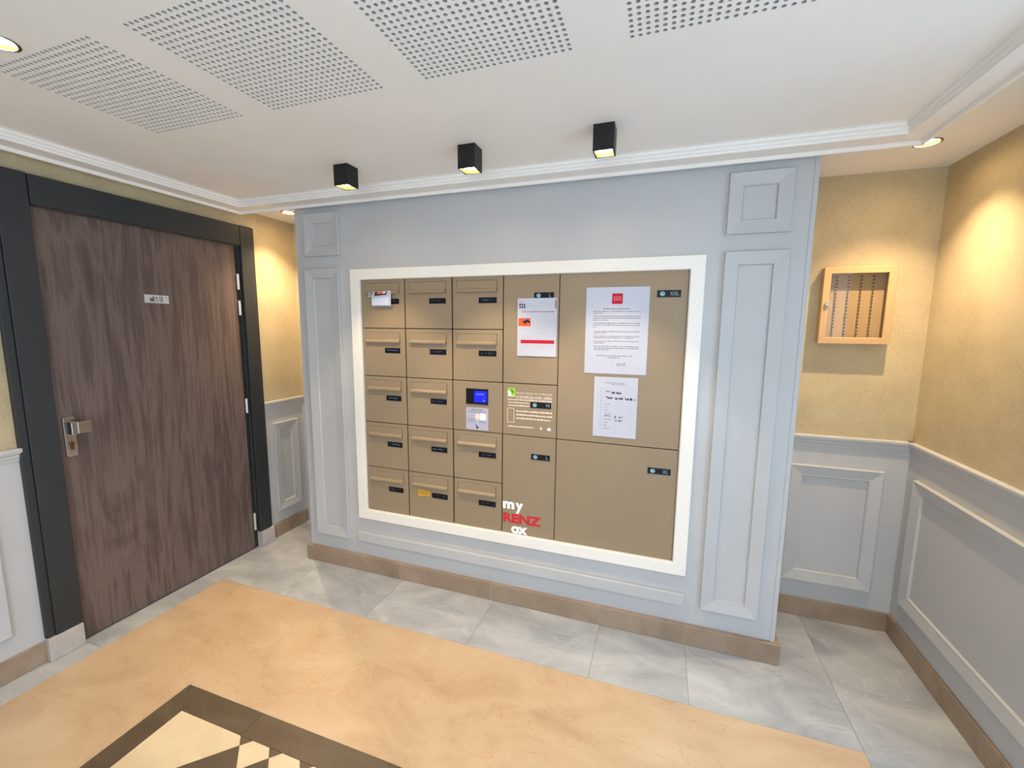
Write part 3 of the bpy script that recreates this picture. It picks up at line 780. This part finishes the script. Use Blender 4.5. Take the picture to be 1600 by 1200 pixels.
def scribble(x0, x1, z, h, w, dens):
    pts = []; x = x0; up = True
    while x < x1:
        pts.append((x, z + (h if up else 0) * rg.uniform(0.75, 1.05))); up = not up
        x += rg.uniform(0.6, 1.4) * dens
        if rg.random() < 0.22: 
            stroke(m, pts, w, yp); pts = []; x += dens * 0.8
    stroke(m, pts, w, yp)
stroke(m, [(1.440, 1.246), (1.452, 1.245), (1.463, 1.244)], 0.003, yp)
scribble(1.468, 1.525, 1.234, 0.012, 0.0028, 0.004)
stroke(m, [(1.441, 1.217), (1.452, 1.219)], 0.004, yp)
scribble(1.450, 1.476, 1.208, 0.011, 0.0034, 0.0038); scribble(1.486, 1.531, 1.207, 0.010, 0.0034, 0.0036); scribble(1.537, 1.574, 1.206, 0.011, 0.0040, 0.0030)
stroke(m, [(1.578, 1.212), (1.584, 1.208)], 0.005, yp)
stroke(m, [(1.438, 1.125), (1.465, 1.126)], 0.002, yp)
scribble(1.486, 1.532, 1.113, 0.012, 0.0026, 0.0042); scribble(1.490, 1.526, 1.096, 0.011, 0.0024, 0.0044)
obj('handwriting', m, 'ink', t)
# A4 page on the L locker
t, yp = sheet('notice_sheet', 'white page with an orange picture and a red band', 0.975, 1.185, 1.408, 1.705, -0.0032)
t.rotation_euler = (0, 0, 0)
m = MB(); rect(m, 0.994, 1.173, 1.474, 1.492, yp); obj('red_band', m, 'red_print', t)
m = MB(); rect(m, 1.174, 1.182, 1.652, 1.698, yp); obj('side_tab', m, 'rose_print', t)
m = MB(); rect(m, 0.981, 1.047, 1.562, 1.604, yp); op = obj('picture', m, 'orange_print', t)
m = MB(); m.add([(1.001, yp - 0.0003, 1.586), (1.020, yp - 0.0003, 1.594), (1.030, yp - 0.0003, 1.600), (1.046, yp - 0.0003, 1.586), (1.046, yp - 0.0003, 1.578), (1.026, yp - 0.0003, 1.582), (1.016, yp - 0.0003, 1.570), (1.010, yp - 0.0003, 1.580)], [tuple(range(8))]); obj('picture_figure', m, 'dark_print', op)
m = MB(); m.add([(1.023 + 0.006 * math.cos(k * math.pi / 6), yp - 0.0005, 1.600 + 0.006 * math.sin(k * math.pi / 6)) for k in range(12)], [tuple(range(12))]); obj('picture_head', m, 'blue_print', op)
m = MB()
for x, z in ((0.989, 1.672), (1.001, 1.672), (0.989, 1.659), (1.001, 1.659), (1.013, 1.659), (1.013, 1.670)): rect(m, x - 0.004, x + 0.004, z - 0.0045, z + 0.0045, yp)
obj('dark_logo', m, 'ink', t)
m = MB()
for x in (0.989, 1.000): rect(m, x - 0.004, x + 0.003, 1.681, 1.687, yp)
obj('red_logo', m, 'pale_red_print', t)
m = MB(); rg = random.Random(2); words(m, 1.000, 1.172, 1.633, 0.007, yp, rg); obj('title_text', m, 'ink_pink', t)
m = MB()
for zz, a, b in ((1.684, 1.115, 1.170), (1.677, 1.125, 1.170), (1.670, 1.135, 1.170), (1.612, 1.054, 1.110), (1.604, 1.054, 1.150), (1.594, 1.060, 1.165), (1.585, 1.060, 1.160), (1.576, 1.060, 1.135), (1.567, 1.060, 1.140),
                 (1.552, 1.000, 1.120), (1.544, 1.000, 1.060), (1.528, 1.025, 1.150), (1.518, 0.998, 1.020), (1.508, 0.998, 1.070), (1.500, 0.998, 1.045), (1.461, 1.000, 1.120), (1.452, 0.998, 1.150)):
    words(m, a, b, zz, 0.0035, yp, rg)
obj('printed_text', m, 'ink_light', t)
# leaflets hanging from the first mailbox
def bent_sheet(x0, x1, rows, y_of, th=0.0012, nx=8, skew=0.0):
    m = MB(); vs_ = []; fs = []; nr = len(rows)
    for s in (0, 1):
        for z, y, dx in rows:
            for i in range(nx + 1):
                q = i / nx; x = x0 + (x1 - x0) * q + dx
                vs_.append((x, y - 0.002 * math.sin(q * math.pi) + s * th, z + skew * q))
    o_ = nr * (nx + 1)
    for s in (0, 1):
        for k in range(nr - 1):
            for i in range(nx):
                a = s * o_ + k * (nx + 1) + i; fs.append((a, a + 1, a + nx + 2, a + nx + 1))
    for k in range(nr - 1):
        for i in (0, nx):
            a = k * (nx + 1) + i; fs.append((a, a + nx + 1, o_ + a + nx + 1, o_ + a))
    for k in (0, nr - 1):
        for i in range(nx):
            a = k * (nx + 1) + i; fs.append((a, a + 1, o_ + a + 1, o_ + a))
    m.add(vs_, fs); return m
t = thing('leaflet', 'pale blue folded leaflet hanging from the top left mailbox', 'leaflet', (0.085, -0.018, 1.674))
obj('sheet', bent_sheet(0.086, 0.216, [(1.742, -0.010, 0), (1.732, -0.016, 0), (1.705, -0.018, 0), (1.680, -0.018, 0), (1.674, -0.016, 0.001), (1.671, -0.012, 0.002)], None), 'leaflet_blue', t)
obj('fold', bent_sheet(0.204, 0.217, [(1.754, -0.015, 0), (1.735, -0.020, 0), (1.690, -0.0215, 0), (1.674, -0.019, 0)], None, nx=3), 'paper', t)
t = thing('leaflet', 'colourful leaflet with red print, stuck in the top left flap', 'leaflet', (0.066, -0.022, 1.719))
obj('sheet', bent_sheet(0.070, 0.212, [(1.752, -0.014, 0), (1.742, -0.019, -0.002), (1.722, -0.0215, -0.006)], None, skew=0.006), 'paper', t)
yq = -0.0248
m = MB(); m.add([(0.112, yq + 0.004, 1.751), (0.196, yq + 0.004, 1.753), (0.190, yq, 1.735), (0.110, yq, 1.728)], [(0, 1, 2, 3)]); obj('maroon_print', m, 'maroon_print', t)
m = MB(); m.add([(0.130, yq + 0.0034, 1.752), (0.162, yq + 0.0034, 1.7525), (0.160, yq - 0.0006, 1.740), (0.128, yq - 0.0006, 1.738)], [(0, 1, 2, 3)]); obj('salmon_print', m, 'salmon_print', t)
m = MB(); m.add([(0.165, yq + 0.0034, 1.752), (0.188, yq + 0.0034, 1.753), (0.186, yq - 0.0004, 1.741), (0.163, yq - 0.0004, 1.740)], [(0, 1, 2, 3)]); obj('cream_print', m, 'cream_print', t)
m = MB(); stroke(m, [(0.078, 1.744), (0.084, 1.748), (0.094, 1.747), (0.097, 1.741), (0.092, 1.737), (0.086, 1.740)], 0.004, yq); stroke(m, [(0.072, 1.731), (0.078, 1.733), (0.082, 1.728), (0.088, 1.733)], 0.003, yq); obj('black_marks', m, 'ink', t)
# yellow note
t = thing('paper_note', 'torn yellow paper note on a bottom row mailbox', 'note', (0.355, -0.001, 0.553))
m = MB().prism([(0.354, 0.590), (0.380, 0.592), (0.443, 0.586), (0.445, 0.565), (0.443, 0.557), (0.400, 0.556), (0.370, 0.549), (0.358, 0.556), (0.361, 0.568)], -0.0018, -0.0004, lambda p, q, t_: (p, t_, q))
obj('sheet', m, 'note_yellow', t)
m = MB(); rg = random.Random(4)
stroke(m, [(0.372, 0.574), (0.378, 0.578), (0.382, 0.571), (0.392, 0.576), (0.398, 0.570), (0.408, 0.576), (0.414, 0.570), (0.424, 0.574)], 0.003, -0.0021); obj('handwriting', m, 'note_ink', t)

# ------------------------------------------------------------------ key cabinet
kx0, kx1, kz0, kz1 = 2.428, 2.721, 1.490, 1.861
KY = D - 0.052
t = thing('key_cabinet', 'beige wall-mounted key cabinet with a glass door', 'cabinet', ((kx0 + kx1) / 2, D, kz0))
m = MB().box(kx0 + 0.002, kx0 + 0.008, KY + 0.008, D, kz0 + 0.002, kz1 - 0.002).box(kx1 - 0.008, kx1 - 0.002, KY + 0.008, D, kz0 + 0.002, kz1 - 0.002)
m.box(kx0 + 0.008, kx1 - 0.008, KY + 0.008, D, kz0 + 0.002, kz0 + 0.008).box(kx0 + 0.008, kx1 - 0.008, KY + 0.008, D, kz1 - 0.008, kz1 - 0.002)
obj('case', m, 'key_case', t)
bd = obj('back_board', MB().box(kx0 + 0.008, kx1 - 0.008, D - 0.006, D - 0.001, kz0 + 0.008, kz1 - 0.008), 'key_board', t)
m = MB(); frame_moulding(m, kx0, kx1, kz0, kz1, [(0, -0.008), (0, 0.0), (0.002, 0.002), (0.030, 0.002), (0.032, 0.0), (0.032, -0.008)], lambda s, z, n: (s, KY - n, z))
kd = obj('door_frame', m, 'key_case', t)
obj('glass_pane', MB().box(kx0 + 0.031, kx1 - 0.031, KY + 0.003, KY + 0.006, kz0 + 0.031, kz1 - 0.031), 'clear_glass', kd)
m = MB().lathe((0, 0, 0), [(0.0, -0.010), (0.0085, -0.010), (0.010, -0.007), (0.010, 0.0)], 18)
m.v = [(kx0 + 0.022 + x, KY - 0.002 + z, 1.682 + y) for x, y, z in m.v]
obj('lock', m, 'steel', kd)
m = MB().prism([(kx0 + 0.030, 1.664), (kx0 + 0.044, 1.672), (kx0 + 0.048, 1.684), (kx0 + 0.042, 1.696), (kx0 + 0.030, 1.704)], KY + 0.006, KY + 0.009, lambda p, q, t_: (p, t_, q))
obj('latch_plate', m, 'latch_beige', kd)
for x in (2.497, 2.547, 2.598, 2.647):
    hs = obj('hook_rail', MB().box(x - 0.004, x + 0.004, D - 0.0085, D - 0.006, kz0 + 0.012, kz1 - 0.012), 'key_board', t)
    m = MB(); z = kz1 - 0.045
    while z > kz0 + 0.02:
        m.box(x - 0.0028, x + 0.0028, D - 0.014, D - 0.0085, z - 0.0015, z + 0.0015).box(x - 0.0028, x + 0.0028, D - 0.016, D - 0.013, z - 0.0015, z + 0.0045); z -= 0.0165
    obj('hooks', m, 'hook_metal', hs)

# ------------------------------------------------------------------ lamps
def spot(parent, loc, energy, half, blend, rad):
    l = bpy.data.lights.new('lamp', 'SPOT'); l.energy = energy; l.color = WARM; l.spot_size = 2 * math.radians(half); l.spot_blend = blend; l.shadow_soft_size = rad
    o = bpy.data.objects.new('lamp_light', l); C.objects.link(o); o.parent = parent
    b = parent['base']; o.location = (loc[0] - b[0], loc[1] - b[1], loc[2] - b[2])
cub = ['left', 'middle', 'right']
for k, (x, y) in enumerate(((0.238, -0.383), (0.890, -0.405), (1.449, -0.417))):
    t = thing('ceiling_spotlight', ['black cube ceiling spotlight above the letter boxes, leftmost of three', 'black cube ceiling spotlight in the middle of three', 'black cube ceiling spotlight above the large lockers, rightmost of three'][k], 'lamp', (x, y, ZC), 'black cube spotlights')
    h = 0.0385; z0 = 2.207; w = 0.006
    m = MB(); m.box(x - h, x - h + w, y - h, y + h, z0, ZC - 0.0005).box(x + h - w, x + h, y - h, y + h, z0, ZC - 0.0005)
    m.box(x - h + w, x + h - w, y - h, y - h + w, z0, ZC - 0.0005).box(x - h + w, x + h - w, y + h - w, y + h, z0, ZC - 0.0005)
    obj('housing', m, 'black_metal', t)
    hi = h - w - 0.0005; ht = 0.027
    zt = z0 + 0.013
    vs_ = [(x + sx * hi, y + sy * hi, z0 + 0.002) for sx, sy in ((-1, -1), (1, -1), (1, 1), (-1, 1))] + [(x + sx * ht, y + sy * ht, zt) for sx, sy in ((-1, -1), (1, -1), (1, 1), (-1, 1))]
    obj('reflector', MB().add(vs_, [(0, 1, 5, 4), (1, 2, 6, 5), (2, 3, 7, 6), (3, 0, 4, 7)]), 'gold_reflector', t)
    obj('lamp_lens', MB().cyl((x, y, zt), (0, 0, 1), 0.0318, 0.0318, 0.003, 24), 'lamp_lens', t)
    spot(t, (x, y, zt - 0.004), CUBE_E, 39, 0.45, 0.012)
for k, (x, y) in enumerate(spots):
    t = thing('recessed_spotlight', ['small recessed ceiling spotlight in the niche by the door', 'small recessed ceiling spotlight above the key cabinet', 'recessed ceiling spotlight at the perforated field, at the far left'][k], 'lamp', (x, y, ZC), 'recessed spotlights')
    obj('ring', MB().lathe((x, y, ZC), [(0.040, 0.012), (0.040, -0.002), (0.042, -0.003), (0.047, -0.002), (0.048, 0.0)], 32), 'steel', t, smooth=False)
    obj('can', MB().lathe((x, y, ZC), [(0.0395, 0.0), (0.037, 0.008), (0.036, 0.014)], 32), 'bronze', t)
    obj('lamp_lens', MB().cyl((x, y, ZC + 0.009), (0, 0, 1), 0.0362, 0.0362, 0.003, 28), 'lamp_lens', t)
    spot(t, (x, y, ZC + 0.005), SPOT_E * (0.85 if k == 2 else 1.0), 50, 1.0, 0.010)

# prints, marks and hooks too small to pick apart singly
for o in bpy.data.objects:
    if o.type == 'MESH' and o.name.split('.')[0] in ('printed_text', 'name_marks', 'screen_text', 'handwriting', 'hooks', 'form_lines', 'app_icons', 'title_text', 'sticker_print', 'pictogram', 'black_marks', 'dark_logo', 'red_logo', 'red_square_print', 'emblem', 'flap_gap', 'logo_parcel', 'lettering', 'perforated_field'):
        o['kind'] = 'stuff'
